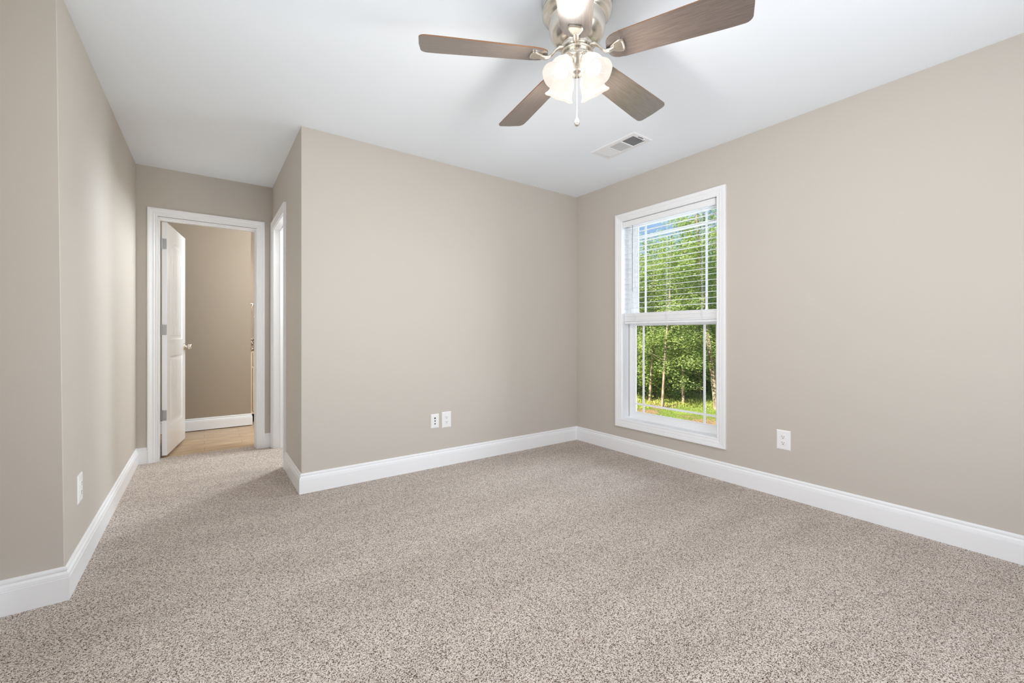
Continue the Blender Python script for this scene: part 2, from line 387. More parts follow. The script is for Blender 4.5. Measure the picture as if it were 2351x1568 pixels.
# ------------------------------------------------------------------ side doorway of the alcove
d2 = struct(empty('door_2', (AX1, 4.17, 0)), 'white cased doorway in the side wall of the alcove'); O = Vector((AX1, 4.17, 0))
casing(lambda a, z, d: (AX1-d-O.x, a-O.y, z), [(3.832, 0), (3.832, 2.035), (4.503, 2.035), (4.503, 0)], False, 0.066, 'door_casing', d2)
b = MB(); b.box(AX1-0.002, AX1+T+0.002, 3.831, 3.836, 0, 2.034); b.box(AX1-0.002, AX1+T+0.002, 4.496, 4.501, 0, 2.034); b.box(AX1-0.002, AX1+T+0.002, 3.836, 4.496, 2.028, 2.036)
b.box(AX1+0.050, AX1+0.085, 4.484, 4.496, 0, 2.028); b.box(AX1+0.050, AX1+0.085, 3.836, 3.848, 0, 2.028); b.box(AX1+0.050, AX1+0.085, 3.848, 4.484, 2.016, 2.028)
shift(b, O).build('door_jamb', M_trim, d2)

# ------------------------------------------------------------------ window on the right wall
w1 = struct(empty('window_1', (XR, (WY0+WY1)/2, WZ0)), 'tall white double-hung window with a prairie grid'); O = Vector((XR, (WY0+WY1)/2, WZ0))
WP = [(0,0),(0,0.008),(0.003,0.011),(0.010,0.012),(0.014,0.0095),(0.018,0.012),(0.036,0.0155),(0.040,0.013),(0.044,0.017),(0.060,0.0195),(0.070,0.0195),(0.073,0.016),(0.073,0.0)]
casing(lambda a, z, d: (XR-d-O.x, a-O.y, z-O.z), [(WY0+0.004, WZ0+0.004), (WY0+0.004, WZ1-0.004), (WY1-0.004, WZ1-0.004), (WY1-0.004, WZ0+0.004)], True, 0.068, 'window_casing', w1, WP)
def frame(b, x0, x1, y0, y1, z0, z1, t, tb=None, tt=None):
    tb = tb or t; tt = tt or t
    b.box(x0, x1, y0, y0+t, z0, z1); b.box(x0, x1, y1-t, y1, z0, z1); b.box(x0, x1, y0+t, y1-t, z0, z0+tb); b.box(x0, x1, y0+t, y1-t, z1-tt, z1)
    return b
b = MB(); frame(b, XR-0.001, 3.150, WY0-0.001, WY1+0.001, WZ0-0.001, WZ1+0.001, 0.006); shift(b, O).build('window_jamb', M_trim, w1)
b = MB(); frame(b, 3.143, 3.215, WY0+0.005, WY1-0.005, WZ0+0.005, WZ1-0.005, 0.028, 0.03, 0.026); shift(b, O).build('window_frame', M_vinyl, w1, bevel=0.002)
MZ = 1.165
def sash(x0, y0, y1, z0, z1, tb, tt, ts, vy, hz):
    b = MB(); frame(b, x0, x0+0.028, y0, y1, z0, z1, ts, tb, tt)
    gy0, gy1, gz0, gz1 = y0+ts, y1-ts, z0+tb, z1-tt
    frame(b, x0+0.006, x0+0.014, gy0, gy1, gz0, gz1, 0.008)
    s = shift(b, O).build('window_sash', M_vinyl, w1, bevel=0.002)
    b = MB()
    for y in vy: b.box(x0+0.0105, x0+0.0175, y-0.009, y+0.009, gz0, gz1)
    b.box(x0+0.0107, x0+0.0173, gy0, gy1, hz-0.009, hz+0.009)
    shift(b, O).build('muntin_grid', M_vinyl, s, bevel=0.002)
    shift(MB().box(x0+0.0125, x0+0.0155, gy0-0.004, gy1+0.004, gz0-0.004, gz1+0.004), O).build('glass_pane', M_glass, s)
    return s
sash(3.150, WY0+0.016, WY1-0.016, WZ0+0.018, MZ+0.022, 0.046, 0.046, 0.048, (1.822, 2.392), 0.432)
sash(3.181, WY0+0.020, WY1-0.020, MZ-0.022, WZ1-0.012, 0.044, 0.030, 0.046, (1.822, 2.392), 1.925)
shift(MB().box(3.1405, 3.1505, WY1-0.0085, WY1-0.0058, WZ0+0.02, 1.15), O).build('gap_shade_strip', M_gap_shade, w1)  # dark strip painted in for the shaded gap between jamb and frame
shift(MB().box(3.138, 3.151, 2.07, 2.13, MZ+0.018, MZ+0.030), O).build('sash_lock', M_vinyl, w1, bevel=0.002)

# blind, raised halfway
bl = tag(empty('venetian_blind', (3.095, (WY0+WY1)/2, 2.06)), 'white two-inch venetian blind, lowered over the upper half of the window', 'blind'); O = Vector((3.095, (WY0+WY1)/2, 2.06))
M_blind = mat('white_blind_slats', lin(240, 241, 243), 0.4)
b = MB(); b.box(3.072, 3.122, WY0+0.012, WY1-0.012, 2.024, 2.062); shift(b, O).build('headrail', M_blind, bl, bevel=0.002)
b = MB(); prof = [(3.070,2.014),(3.060,2.014),(3.056,2.019),(3.058,2.024),(3.058,2.050),(3.054,2.056),(3.054,2.063),(3.070,2.063)]
b.loft([[(x, y, z) for x, z in prof] for y in (WY0+0.022, WY1-0.008)]); shift(b, O).build('valance', M_blind, bl)
b = MB()
def slat(b, z, tilt, x=3.097, hw=0.0245, th=0.0026):
    rings = []
    for y in (WY0+0.012, WY1-0.012):
        r = []
        for sgn in (1, -1):
            for i in range(5):
                a = (i/4*2-1)*sgn
                r.append((x+a*hw*math.cos(tilt), y, z+a*hw*math.sin(tilt)+0.0018*(1-a*a)+sgn*-th/2))
        rings.append(r)
    b.loft(rings)
for i in range(17): slat(b, 2.004-0.0446*i, R(6.5))
shift(b, O).build('slats', M_blind, bl)
b = MB()
for i in range(10): slat(b, 1.241-0.0074*i, R(0.8*math.sin(i*1.7)), 3.097+0.0012*math.sin(i*2.3), th=0.0071)
shift(b, O).build('stacked_slats', M_blind, bl)
shift(MB().box(3.072, 3.122, WY0+0.012, WY1-0.012, 1.150, 1.168), O).build('bottom_rail', M_blind, bl, bevel=0.004)
CY = (2.405, 2.098, 1.790)
b = MB()
for y in CY:
    for x in (3.071, 3.123):
        b.tube([(x, y, 2.03), (x, y, 1.255)], 0.0009, 6)
        for j in range(5):      # ladder cord bunched up beside the stack
            xx = x+(-0.002 if x < 3.09 else 0.002)
            b.tube([(xx, y-0.006+0.003*j, 1.254), (xx-0.002*(1 if x < 3.09 else -1), y-0.010+0.005*((j*2) % 5), 1.21), (xx, y-0.007+0.003*((j*3) % 5), 1.165)], 0.0009, 5)
    b.tube([(3.097, y+0.008, 2.03), (3.097, y+0.008, 1.155)], 0.0008, 6)
shift(b, O).build('ladder_cords', M_blind, bl)
b = MB(); b.tube([(3.060, 2.428, 2.02), (3.058, 2.428, 1.432)], 0.0042, 8); shift(b, O).build('tilt_wand', mat('grey_clear_wand', lin(176, 178, 184), 0.25), bl)
b = MB(); b.box(3.056, 3.075, WY0+0.008, WY0+0.020, 2.008, 2.062); shift(b, O).build('bracket', mat('clear_bracket', lin(196, 198, 196), 0.3), bl)

# added windows out of view, openings for the fill lamps
w2 = struct(empty('added_window_2', (1.5, YR, 0.50))); O = Vector((1.5, YR, 0.50))
casing(lambda a, z, d: (a-O.x, YR+d-O.y, z-O.z), [(0.70, 0.50), (2.30, 0.50), (2.30, 2.00), (0.70, 2.00)][::-1], True, 0.068, 'window_casing', w2, WP)
b = MB()
for x0, x1 in ((0.70, 1.50), (1.50, 2.30)):
    b.box(x0, x0+0.04, YR-0.09, YR-0.05, 0.50, 2.00); b.box(x1-0.04, x1, YR-0.09, YR-0.05, 0.50, 2.00)
    b.box(x0+0.04, x1-0.04, YR-0.09, YR-0.05, 0.50, 0.55); b.box(x0+0.04, x1-0.04, YR-0.09, YR-0.05, 1.95, 2.00); b.box(x0+0.04, x1-0.04, YR-0.09, YR-0.05, 1.23, 1.27)
shift(b, O).build('window_frame', M_vinyl, w2)
w3 = struct(empty('added_window_3', (XL, 0.85, 0.50))); O = Vector((XL, 0.85, 0.50))
casing(lambda a, z, d: (XL+d-O.x, a-O.y, z-O.z), [(0.15, 0.50), (0.15, 2.00), (1.55, 2.00), (1.55, 0.50)], True, 0.068, 'window_casing', w3, WP)
b = MB()
for x0, x1 in ((0.15, 0.85), (0.85, 1.55)):
    b.box(XL-0.09, XL-0.05, x0, x0+0.04, 0.50, 2.00); b.box(XL-0.09, XL-0.05, x1-0.04, x1, 0.50, 2.00)
    b.box(XL-0.09, XL-0.05, x0+0.04, x1-0.04, 0.50, 0.55); b.box(XL-0.09, XL-0.05, x0+0.04, x1-0.04, 1.95, 2.00); b.box(XL-0.09, XL-0.05, x0+0.04, x1-0.04, 1.23, 1.27)
shift(b, O).build('window_frame', M_vinyl, w3)

# ------------------------------------------------------------------ wall plates
def rot_for(face):
    # local: plate in XZ plane, front towards -Y
    return {'-y': 0, '-x': R(-90), '+x': R(90)}[face]
def duplex(name, label, loc, face, wdt, hgt, kind='duplex'):
    t = tag(empty(name, loc, rot_for(face)), label, 'outlet')
    b = MB(); x, z = wdt/2, hgt/2
    rings = []
    for (e, y) in ((0, 0.0), (0, -0.0025), (0.006, -0.0062), (0.010, -0.0065)):
        rings.append([(-x+e, y, -z+e), (x-e, y, -z+e), (x-e, y, z-e), (-x+e, y, z-e)])
    b.loft(rings); b.build('cover_plate', M_plate, t)
    if kind == 'duplex':
        for sz in (0.0195, -0.0195):
            b = MB(); ring = []
            for a in range(32):
                th = 2*PI*a/32; rx = 0.0172*math.cos(th); rz = 0.0172*math.sin(th); rz = max(-0.0135, min(0.0135, rz)); ring.append((rx, rz))
            b.loft([[(p[0], -0.0060, sz+p[1]) for p in ring], [(p[0], -0.0085, sz+p[1]) for p in ring], [(p[0]*0.93, -0.0092, sz+p[1]*0.93) for p in ring]])
            r = b.build('receptacle', M_plate, t)
            b = MB(); b.box(-0.0072, -0.0048, -0.0095, -0.0091, sz-0.0005, sz+0.0085); b.box(0.0048, 0.0068, -0.0095, -0.0091, sz+0.0005, sz+0.0078)
            b.lathe([(0.0, 0), (0.0029, 0.0), (0.0029, 0.0004), (0.0, 0.0005)], Matrix.Translation((0, -0.0091, sz-0.0065)) @ Matrix.Rotation(R(90), 4, 'X'), 12)
            b.build('slots', M_dark, r)
        b = MB(); b.lathe([(0.0033, 0), (0.0028, 0.0012), (0, 0.0014)], Matrix.Translation((0, -0.0064, 0)) @ Matrix.Rotation(R(90), 4, 'X'), 12); b.build('screw', M_plate, t)
    else:
        for sz, dx in ((0.0235, 0), (0.002, 0), (-0.0205, 0)):
            b = MB(); XM = Matrix.Translation((dx, -0.0062, sz)) @ Matrix.Rotation(R(90), 4, 'X')
            b.lathe([(0.0075, 0), (0.0075, 0.0015), (0.0066, 0.002), (0.0055, 0.002)], XM, 18); j = b.build('jack', M_steel if sz > 0.01 else M_plate, t)
            b = MB(); b.lathe([(0.0, 0.0), (0.0052, 0.0), (0.0052, 0.0018), (0.0, 0.0022)], XM, 14); b.build('socket_hole', M_dark, j)
        for sz in (0.042, -0.042):
            b = MB(); b.lathe([(0.0026, 0), (0.0022, 0.001), (0, 0.0012)], Matrix.Translation((0, -0.0064, sz)) @ Matrix.Rotation(R(90), 4, 'X'), 12); b.build('screw', M_plate, t)
    return t
duplex('wall_outlet', 'white duplex outlet low on the right wall, right of the window', (XR, 1.2165, 0.371), '-x', 0.083, 0.127)
duplex('wall_outlet', 'white duplex outlet low on the back wall, right of the cable jack plate', (1.5895, YB, 0.367), '-y', 0.083, 0.129)
duplex('cable_jack_plate', 'smaller white wall plate with three dark jacks, left of the back wall outlet', (1.487, YB, 0.367), '-y', 0.070, 0.112, 'jack')
duplex('wall_outlet', 'white outlet on the left alcove wall beside the near corner', (AX0-0.003, 2.672, 0.371), '+x', 0.083, 0.127)

# ------------------------------------------------------------------ ceiling register
vt = tag(empty('ceiling_vent', (2.483, 2.080, H)), 'white rectangular air vent with three louvred panels in the ceiling', 'vent')
M_vent = mat('white_metal_vent', lin(236, 237, 239), 0.4)
b = MB(); X, Y = 0.1025, 0.2035
def ringr(e, z): return [(-X+e, -Y+e, z), (X-e, -Y+e, z), (X-e, Y-e, z), (-X+e, Y-e, z)]
b.loft([ringr(0, 0), ringr(0, -0.002), ringr(0.006, -0.006), ringr(0.034, -0.008)], caps=False)
b.loft([ringr(0.034, -0.008), ringr(0.034, -0.001)], caps=False)
for y in (-0.058, 0.058): b.box(-X+0.034, X-0.034, y-0.004, y+0.004, -0.008, -0.002)
b.build('vent_frame', M_vent, vt)
MB().box(-X+0.034, X-0.034, -Y+0.034, Y-0.034, -0.0012, -0.0004).build('damper', mat('grey_damper', lin(120, 122, 124), 0.6), vt)
def louvre(b, p, ln, axis, tilt):
    c, s_ = math.cos(tilt), math.sin(tilt); hw = 0.0048
    for th in (0,):
        if axis == 'x':
            b.add([(-ln, p-hw*c, -0.0045-hw*s_*0.8), (ln, p-hw*c, -0.0045-hw*s_*0.8), (ln, p+hw*c, -0.0045+hw*s_*0.8), (-ln, p+hw*c, -0.0045+hw*s_*0.8),
                   (-ln, p-hw*c, -0.0037-hw*s_*0.8), (ln, p-hw*c, -0.0037-hw*s_*0.8), (ln, p+hw*c, -0.0037+hw*s_*0.8), (-ln, p+hw*c, -0.0037+hw*s_*0.8)],
                  [(0,3,2,1),(4,5,6,7),(0,1,5,4),(1,2,6,5),(2,3,7,6),(3,0,4,7)])
        else:
            q = [(p-hw*c, -0.0045-hw*s_*0.8), (p+hw*c, -0.0045+hw*s_*0.8)]
            y0, y1 = -0.054, 0.054
            b.add([(q[0][0], y0, q[0][1]), (q[1][0], y0, q[1][1]), (q[1][0], y1, q[1][1]), (q[0][0], y1, q[0][1]),
                   (q[0][0], y0, q[0][1]+0.0008), (q[1][0], y0, q[1][1]+0.0008), (q[1][0], y1, q[1][1]+0.0008), (q[0][0], y1, q[0][1]+0.0008)],
                  [(0,3,2,1),(4,5,6,7),(0,1,5,4),(1,2,6,5),(2,3,7,6),(3,0,4,7)])
b = MB()
for i in range(8): louvre(b, -0.160+0.0135*i, X-0.035, 'x', R(34))
b.build('louvres', M_vent, vt)
b = MB()
for i in range(11): louvre(b, -0.060+0.012*i, 0, 'y', R(8))
b.build('louvres', M_vent, vt)
b = MB()
for i in range(8): louvre(b, 0.066+0.0135*i, X-0.035, 'x', R(-16))
b.build('louvres', M_vent, vt)
b = MB(); b.tube([(-0.030+0.012*i, -0.180-0.004*math.sin(i/5*PI), -0.0076) for i in range(6)], 0.0022, 6); b.build('lever_slot', M_dark, vt)
MB().box(0.026, 0.036, -0.184, -0.170, -0.014, -0.006).build('damper_lever', M_vent, vt, bevel=0.002)

# ------------------------------------------------------------------ ceiling fan
fan = tag(empty('ceiling_fan', (FANC[0], FANC[1], H)), 'brushed nickel flush-mount ceiling fan with five dark wood blades and four lit glass shades', 'ceiling fan')
def fz(z): return z-H
b = MB(); b.lathe([(0.0, 0), (0.143, 0), (0.1445, -0.006), (0.1445, -0.016), (0.1405, -0.020), (0.1405, -0.036), (0.1435, -0.040), (0.1435, -0.052), (0.138, -0.057), (0.133, -0.064),
    (0.1290, -0.070), (0.1270, -0.078), (0.1190, -0.081), (0.1165, -0.085), (0.1175, -0.096), (0.116, -0.116), (0.110, -0.138), (0.099, -0.157), (0.084, -0.169), (0.068, -0.174), (0.058, -0.176), (0.0, -0.176)], None, 72)
b.build('motor_housing', M_nickel, fan)
b = MB(); b.lathe([(0.0, -0.176), (0.062, -0.176), (0.062, -0.182), (0.060, -0.184), (0.060, -0.208), (0.064, -0.210), (0.066, -0.214), (0.064, -0.218), (0.0, -0.218)], None, 56)
for k in range(10):
    a = 2*PI*k/10; b.box(-0.0012, 0.0012, 0.0595, 0.0612, -0.206, -0.186, Matrix.Rotation(a, 4, 'Z'))
b.build('flywheel', M_nickel, fan)
b = MB(); b.lathe([(0.0, -0.218), (0.060, -0.218), (0.060, -0.244), (0.056, -0.250), (0.048, -0.256), (0.040, -0.270), (0.036, -0.284), (0.034, -0.296), (0.026, -0.303), (0.0, -0.305)], None, 56)
for az in (-2.6, -1.2, 0.4, 1.6):
    b.lathe([(0.004, 0), (0.0035, 0.002), (0, 0.0024)], Matrix.Rotation(az, 4, 'Z') @ Matrix.Translation((0.060, 0, -0.232)) @ Matrix.Rotation(R(90), 4, 'Y'), 10)
sw = b.build('switch_housing', M_nickel, fan)
# pull chain
CH = Matrix.Rotation(R(-134.3), 4, 'Z')
cp = CH @ Vector((0.036, 0, -0.280))
b = MB(); b.tube([(0,0,0), (cp.x*0.15, cp.y*0.15, -0.002), (cp.x*0.22, cp.y*0.22, -0.010)], 0.003, 8)
b.build('chain_port', M_nickel, fan, loc=cp)
b = MB()
c2 = cp*1.22; c2.z = 0
z = -0.288
while z > -0.505:
    b.lathe([(0.0, 0.0014), (0.0011, 0.0009), (0.0015, 0), (0.0011, -0.0009), (0.0, -0.0014)], Matrix.Translation((c2.x, c2.y, z)), 7); z -= 0.0034
b.tube([(c2.x, c2.y, -0.286), (c2.x, c2.y, -0.507)], 0.0006, 5)
b.lathe([(0.0, 0.005), (0.0022, 0.003), (0.0022, -0.003), (0.0, -0.005)], Matrix.Translation((c2.x, c2.y, -0.345)), 8)
chn = b.build('pull_chain', M_nickel, fan)
b = MB(); b.lathe([(0.0, 0.0), (0.002, -0.001), (0.004, -0.006), (0.0075, -0.014), (0.0105, -0.022), (0.0108, -0.027), (0.008, -0.033), (0.004, -0.036), (0.0, -0.037)], Matrix.Translation((c2.x, c2.y, -0.502)), 20)
b.build('pull', M_nickel, chn)

# blades
A0, BR0, BR1 = 8.24, 0.128, 0.640
BZ = -0.232
def bw(r):      # half width along the blade
    t = (r-BR0)/(BR1-BR0); return 0.0585+0.0185*min(1, t*1.15)
outl = []
def outline():
    up = []; n = 26
    for i in range(n+1):
        r = BR0+(BR1-BR0)*i/n; h = bw(r)
        e = r-BR0; rc = 0.050
        if e < rc: h = h-rc*0.75+rc*0.75*math.sqrt(max(0, 1-((rc-e)/rc)**2))
        e2 = BR1-r; rt = 0.022
        if e2 < rt: h = h-rt+rt*math.sqrt(max(0, 1-((rt-e2)/rt)**2))
        up.append((r, h))
    # crowd samples at the tip for a round corner
    tip = [(BR1-0.022+0.022*math.sin(a), bw(BR1)-0.022+0.022*math.cos(a)) for a in [R(x) for x in (0, 20, 40, 60, 78, 90)]]
    root = [(BR0+0.050-0.050*math.cos(a), bw(BR0)-0.038+0.038*math.sin(a)) for a in [R(x) for x in (0, 15, 35, 55, 75, 90)]]
    body = [p for p in up if BR0+0.052 < p[0] < BR1-0.024]
    up = root+body+tip
    up = [(r + (0.006*(1-(h/0.077)**2) if r > BR1-0.03 else 0), h) for r, h in up]
    return up+[(BR1+0.006, 0.0)]+[(r, -h) for r, h in reversed(up)]+([(BR0-0.004, 0.0)])
OUT = outline()
ip = R(-12.7)
def make_blade(k):
    ang = R(A0+72*k)
    be = empty('fan_blade', (0, 0, 0)); 
    return ang
blade_me = None
for k in range(5):
    ang = R(A0+72*k)
    BM = Matrix.Rotation(ang, 4, 'Z') @ Matrix.Translation((0, 0, BZ)) @ Matrix.Rotation(ip, 4, 'X').inverted().inverted()
    b = MB(); th = 0.0023
    bot = [(r, h, -th) for r, h in OUT]; top = [(r, h, th) for r, h in OUT]
    n = len(OUT)
    b.add(bot, [tuple(range(n-1, -1, -1))]); b.add(top, [tuple(range(n))])
    o = b.build('fan_blade', M_blade, fan); o.matrix_local = BM
    e = MB(); e.loft([[(r, h, -th) for r, h in OUT], [(r, h, th) for r, h in OUT]], caps=False)
    e.build('blade_edge', M_edge, o)['label'] = 'orange-brown blade edge'
    # blade iron: curved arm from the flywheel and a shield-shaped paddle under the blade root
    b = MB()
    sh = []
    for a in range(28):
        t = 2*PI*a/28
        x = math.cos(t); y = math.sin(t)
        sx_ = 0.5*(x+1)
        wd = 0.012+0.027*sx_
        sh.append((0.168+0.030*x, wd*(abs(y)**0.6)*(1 if y >= 0 else -1)))
    rr = [[(p[0], p[1], -0.0030) for p in sh], [(p[0], p[1], -0.0075) for p in sh], [(0.168+(p[0]-0.168)*0.88, p[1]*0.86, -0.0100) for p in sh], [(0.168+(p[0]-0.168)*0.74, p[1]*0.70, -0.0090) for p in sh]]
    b.loft(rr, smooth=False)
    pad = b.build('blade_iron', M_nickel, o)
    b = MB()
    inv = BM.inverted()
    A = [Vector((0.060, 0, -0.198)), Vector((0.078, 0, -0.201)), Vector((0.094, 0, -0.213)), Vector((0.108, 0, -0.232)), Vector((0.122, 0, -0.243)), Vector((0.138, 0, -0.2445)), Vector((0.158, 0, -0.2405))]
    RZ = Matrix.Rotation(ang, 4, 'Z'); rings = []
    W = [0.015, 0.014, 0.012, 0.0105, 0.0105, 0.0125, 0.0115]
    for i, p in enumerate(A):
        tq = (A[min(i+1, 6)]-A[max(i-1, 0)]).normalized(); nn = Vector((-tq.z, 0, tq.x)); hh = 0.0035; ww = W[i]
        ring = [p+nn*hh+Vector((0, ww, 0)), p+nn*hh-Vector((0, ww, 0)), p-nn*hh*0.6-Vector((0, ww, 0)), p-nn*hh*1.3-Vector((0, ww*0.4, 0)), p-nn*hh*1.3+Vector((0, ww*0.4, 0)), p-nn*hh*0.6+Vector((0, ww, 0))]
        rings.append([inv @ (RZ @ q) for q in ring])
    b.loft(rings, smooth=True)
    b.build('iron_arm', M_nickel, o)

# light kit: four fitters, shades and bulbs
for k in range(4):
    ang = R(45.7+45+90*k)
    ax = Vector((math.cos(ang), math.sin(ang), 0))
    base = ax*0.049+Vector((0, 0, -0.250)); dirn = (ax*math.sin(R(31))+Vector((0, 0, -math.cos(R(31))))).normalized()
    q = dirn.to_track_quat('Z', 'Y').to_matrix().to_4x4()
    LM = Matrix.Translation(base) @ q
    b = MB(); b.lathe([(0.0, -0.012), (0.013, -0.012), (0.016, -0.004), (0.024, 0.002), (0.0285, 0.009), (0.0295, 0.020), (0.0285, 0.022), (0.0, 0.018)], LM, 28)
    for j in range(3):
        b.lathe([(0.0022, 0.0), (0.0022, 0.007), (0.0038, 0.008), (0.0038, 0.011), (0, 0.0112)], LM @ Matrix.Rotation(2*PI*j/3+0.5, 4, 'Z') @ Matrix.Translation((0.0285, 0, 0.014)) @ Matrix.Rotation(R(90), 4, 'Y'), 8)
    ft = b.build('lamp_fitter', M_nickel, fan)
    b = MB(); prof = [(0.024, 0.012), (0.026, 0.020), (0.033, 0.032), (0.041, 0.045), (0.0465, 0.060), (0.0490, 0.078), (0.0500, 0.092), (0.0525, 0.102), (0.0575, 0.110), (0.0625, 0.1155), (0.0645, 0.120)]
    inn = [(r-0.0035, z+0.0005) for r, z in reversed(prof)]
    seg = 56; rings = []
    for r, z in prof+inn:
        f = max(0, (z-0.100)/0.020)
        rings.append([LM @ Vector((r*math.cos(2*PI*j/seg), r*math.sin(2*PI*j/seg), z+0.0014*f*math.cos(6*2*PI*j/seg))) for j in range(seg)])
    b.loft(rings, True, False, True); so = b.build('lamp_shade', M_shade, fan)
    so.data.materials.append(M_shade_in)
    for pi_, p_ in enumerate(so.data.polygons):
        if pi_ >= (len(prof)-1)*seg: p_.material_index = 1
    b = MB(); b.lathe([(0.0, 0.016), (0.012, 0.018), (0.013, 0.036), (0.018, 0.042), (0.026, 0.060), (0.0315, 0.076), (0.0305, 0.090), (0.023, 0.100), (0.011, 0.1045), (0.0, 0.105)], LM, 28)
    b.build('light_bulb', M_bulb, fan)
    lp = LM @ Vector((0, 0, 0.138))
    lo = light('bulb_light', 'POINT', BULB_E, C_BULB, lp, radius=0.03); lo.parent = fan

# ------------------------------------------------------------------ bathroom furnishings
vn = tag(empty('bathroom_vanity', (1.0, 5.97, 0)), 'cream bathroom vanity with speckled granite top, glimpsed past the open door', 'cabinet'); O = Vector((1.0, 5.97, 0))
M_cab = mat('cream_cabinet', lin(222, 204, 178), 0.4)
b = MB(); b.box(0.4445, 1.60, 5.995, 6.495, 0.10, 0.872); b.box(0.50, 1.58, 6.05, 6.49, -0.006, 0.10); shift(b, O).build('cabinet_body', M_cab, vn)
xx = 0.475
for wd in (0.34, 0.34, 0.34):
    b = MB(); rr = []
    def pr(e, y, z0, z1, x0=0.0): return [(xx+e, y, z0+e), (xx+wd-e, y, z0+e), (xx+wd-e, y, z1-e), (xx+e, y, z1-e)]
    b.loft([pr(0, 5.995, 0.14, 0.655), pr(0, 5.977, 0.14, 0.655), pr(0.05, 5.977, 0.14, 0.655), pr(0.058, 5.984, 0.14, 0.655)]); shift(b, O).build('cabinet_door', M_cab, vn)
    b = MB(); b.loft([pr(0, 5.995, 0.685, 0.842), pr(0, 5.979, 0.685, 0.842), pr(0.008, 5.975, 0.685, 0.842)]); shift(b, O).build('drawer_front', M_cab, vn)
    xx += 0.36
b = MB(); b.box(0.4445, 1.62, 5.965, 6.497, 0.872, 0.905); b.box(0.4445, 1.62, 6.478, 6.497, 0.905, 1.008); shift(b, O).build('granite_top', granite_mat(), vn, bevel=0.002)
tr_ = tag(empty('towel_ring', (0.444, 6.00, 1.42)), 'round metal towel ring on the bathroom wall above the granite counter', 'towel ring')
b = MB(); b.lathe([(0, 0), (0.024, 0), (0.024, 0.004), (0.012, 0.010), (0.008, 0.034), (0.0, 0.036)], Matrix.Rotation(R(90), 4, 'Y'), 24); b.build('wall_mount', M_nickel, tr_)
b = MB(); b.tube([Vector((0.034+0.022*math.sin(2*PI*i/40), 0.078*math.sin(2*PI*i/40), -0.078+0.078*math.cos(2*PI*i/40))) for i in range(41)], 0.0035, 8, caps=False); b.build('ring', M_nickel, tr_)
lb = tag(empty('vanity_light', (1.05, 6.50, 2.02)), 'wall light bar above the bathroom vanity', 'light')
b = MB(); b.box(-0.28, 0.28, -0.03, -0.001, -0.05, 0.05); b.build('back_bar', M_nickel, lb, bevel=0.004)
for i in (-1, 0, 1):
    b = MB(); b.lathe([(0.02, 0), (0.035, -0.02), (0.045, -0.08), (0.055, -0.10), (0.052, -0.10), (0.042, -0.08), (0.032, -0.02)], Matrix.Translation((i*0.19, -0.09, 0.0)), 24); b.build('lamp_shade', M_shade, lb)
light('vanity_light_glow', 'AREA', 9.0*E_BATH, (1.0, 0.95, 0.89), (1.05, 6.36, 1.90), to=(0.75, 6.2, 0.4), size=(0.5, 0.1))
light('vanity_bulb', 'POINT', 5.5*E_BATH, (1.0, 0.95, 0.89), (0.86, 6.36, 1.86), radius=0.05)
light('bathroom_fill_light', 'POINT', 3.0*E_BATH, (1.0, 0.95, 0.89), (1.1, 5.3, 2.2), radius=0.08)  # added lamp without a fixture, sends light out through the doorway

# ------------------------------------------------------------------ outdoors
GZ = -1.0
def leaf_mat(name, c0, c1, c2):
    m = bpy.data.materials.new(name); m.use_nodes = True; t = m.node_tree; t.nodes.clear(); l = t.links.new
    o = t.nodes.new('ShaderNodeOutputMaterial'); d = t.nodes.new('ShaderNodeBsdfPrincipled'); tl = t.nodes.new('ShaderNodeBsdfTranslucent')
    g = t.nodes.new('ShaderNodeNewGeometry'); r = t.nodes.new('ShaderNodeValToRGB'); e = r.color_ramp.elements; e.new(0.5)
    for i, (p, c) in enumerate(((0, c0), (0.55, c1), (1, c2))): e[i].position = p; e[i].color = c
    l(g.outputs['Random Per Island'], r.inputs[0]); l(r.outputs[0], d.inputs['Base Color']); l(r.outputs[0], tl.inputs[0]); d.inputs['Roughness'].default_value = 0.5
    mx = t.nodes.new('ShaderNodeMixShader'); mx.inputs[0].default_value = 0.5; l(d.outputs[0], mx.inputs[1]); l(tl.outputs[0], mx.inputs[2]); l(mx.outputs[0], o.inputs[0]); return m
M_leaf1 = leaf_mat('sweetgum_leaves', lin(118, 146, 74), lin(176, 194, 108), lin(228, 230, 170))
M_leaf2 = leaf_mat('forest_leaves', lin(86, 116, 48), lin(146, 172, 78), lin(206, 214, 128))
M_leaf3 = leaf_mat('shrub_leaves', lin(100, 134, 50), lin(162, 188, 80), lin(216, 222, 124))
M_grass = leaf_mat('grass_blades', lin(160, 176, 74), lin(204, 208, 104), lin(232, 228, 150))
def bark(name, a, c):
    m = mat(name, a, 0.9, spec=0.1); l = m.node_tree.links.new
    t = node(m, 'ShaderNodeTexCoord'); mp = node(m, 'ShaderNodeMapping'); mp.inputs['Scale'].default_value = (8, 8, 2); n = node(m, 'ShaderNodeTexNoise', i_Scale=3.0, i_Detail=5.0)
    l(t.outputs['Object'], mp.inputs[0]); l(mp.outputs[0], n.inputs[0]); r = ramp(m, [(0.35, a), (0.65, c)]); l(n.outputs['Fac'], r.inputs[0]); l(r.outputs[0], bsdf(m).inputs['Base Color'])
    return m
M_bark = bark('grey_brown_bark', lin(112, 94, 78), lin(188, 166, 144)); M_bark2 = bark('dark_bark', lin(72, 58, 46), lin(120, 98, 80))
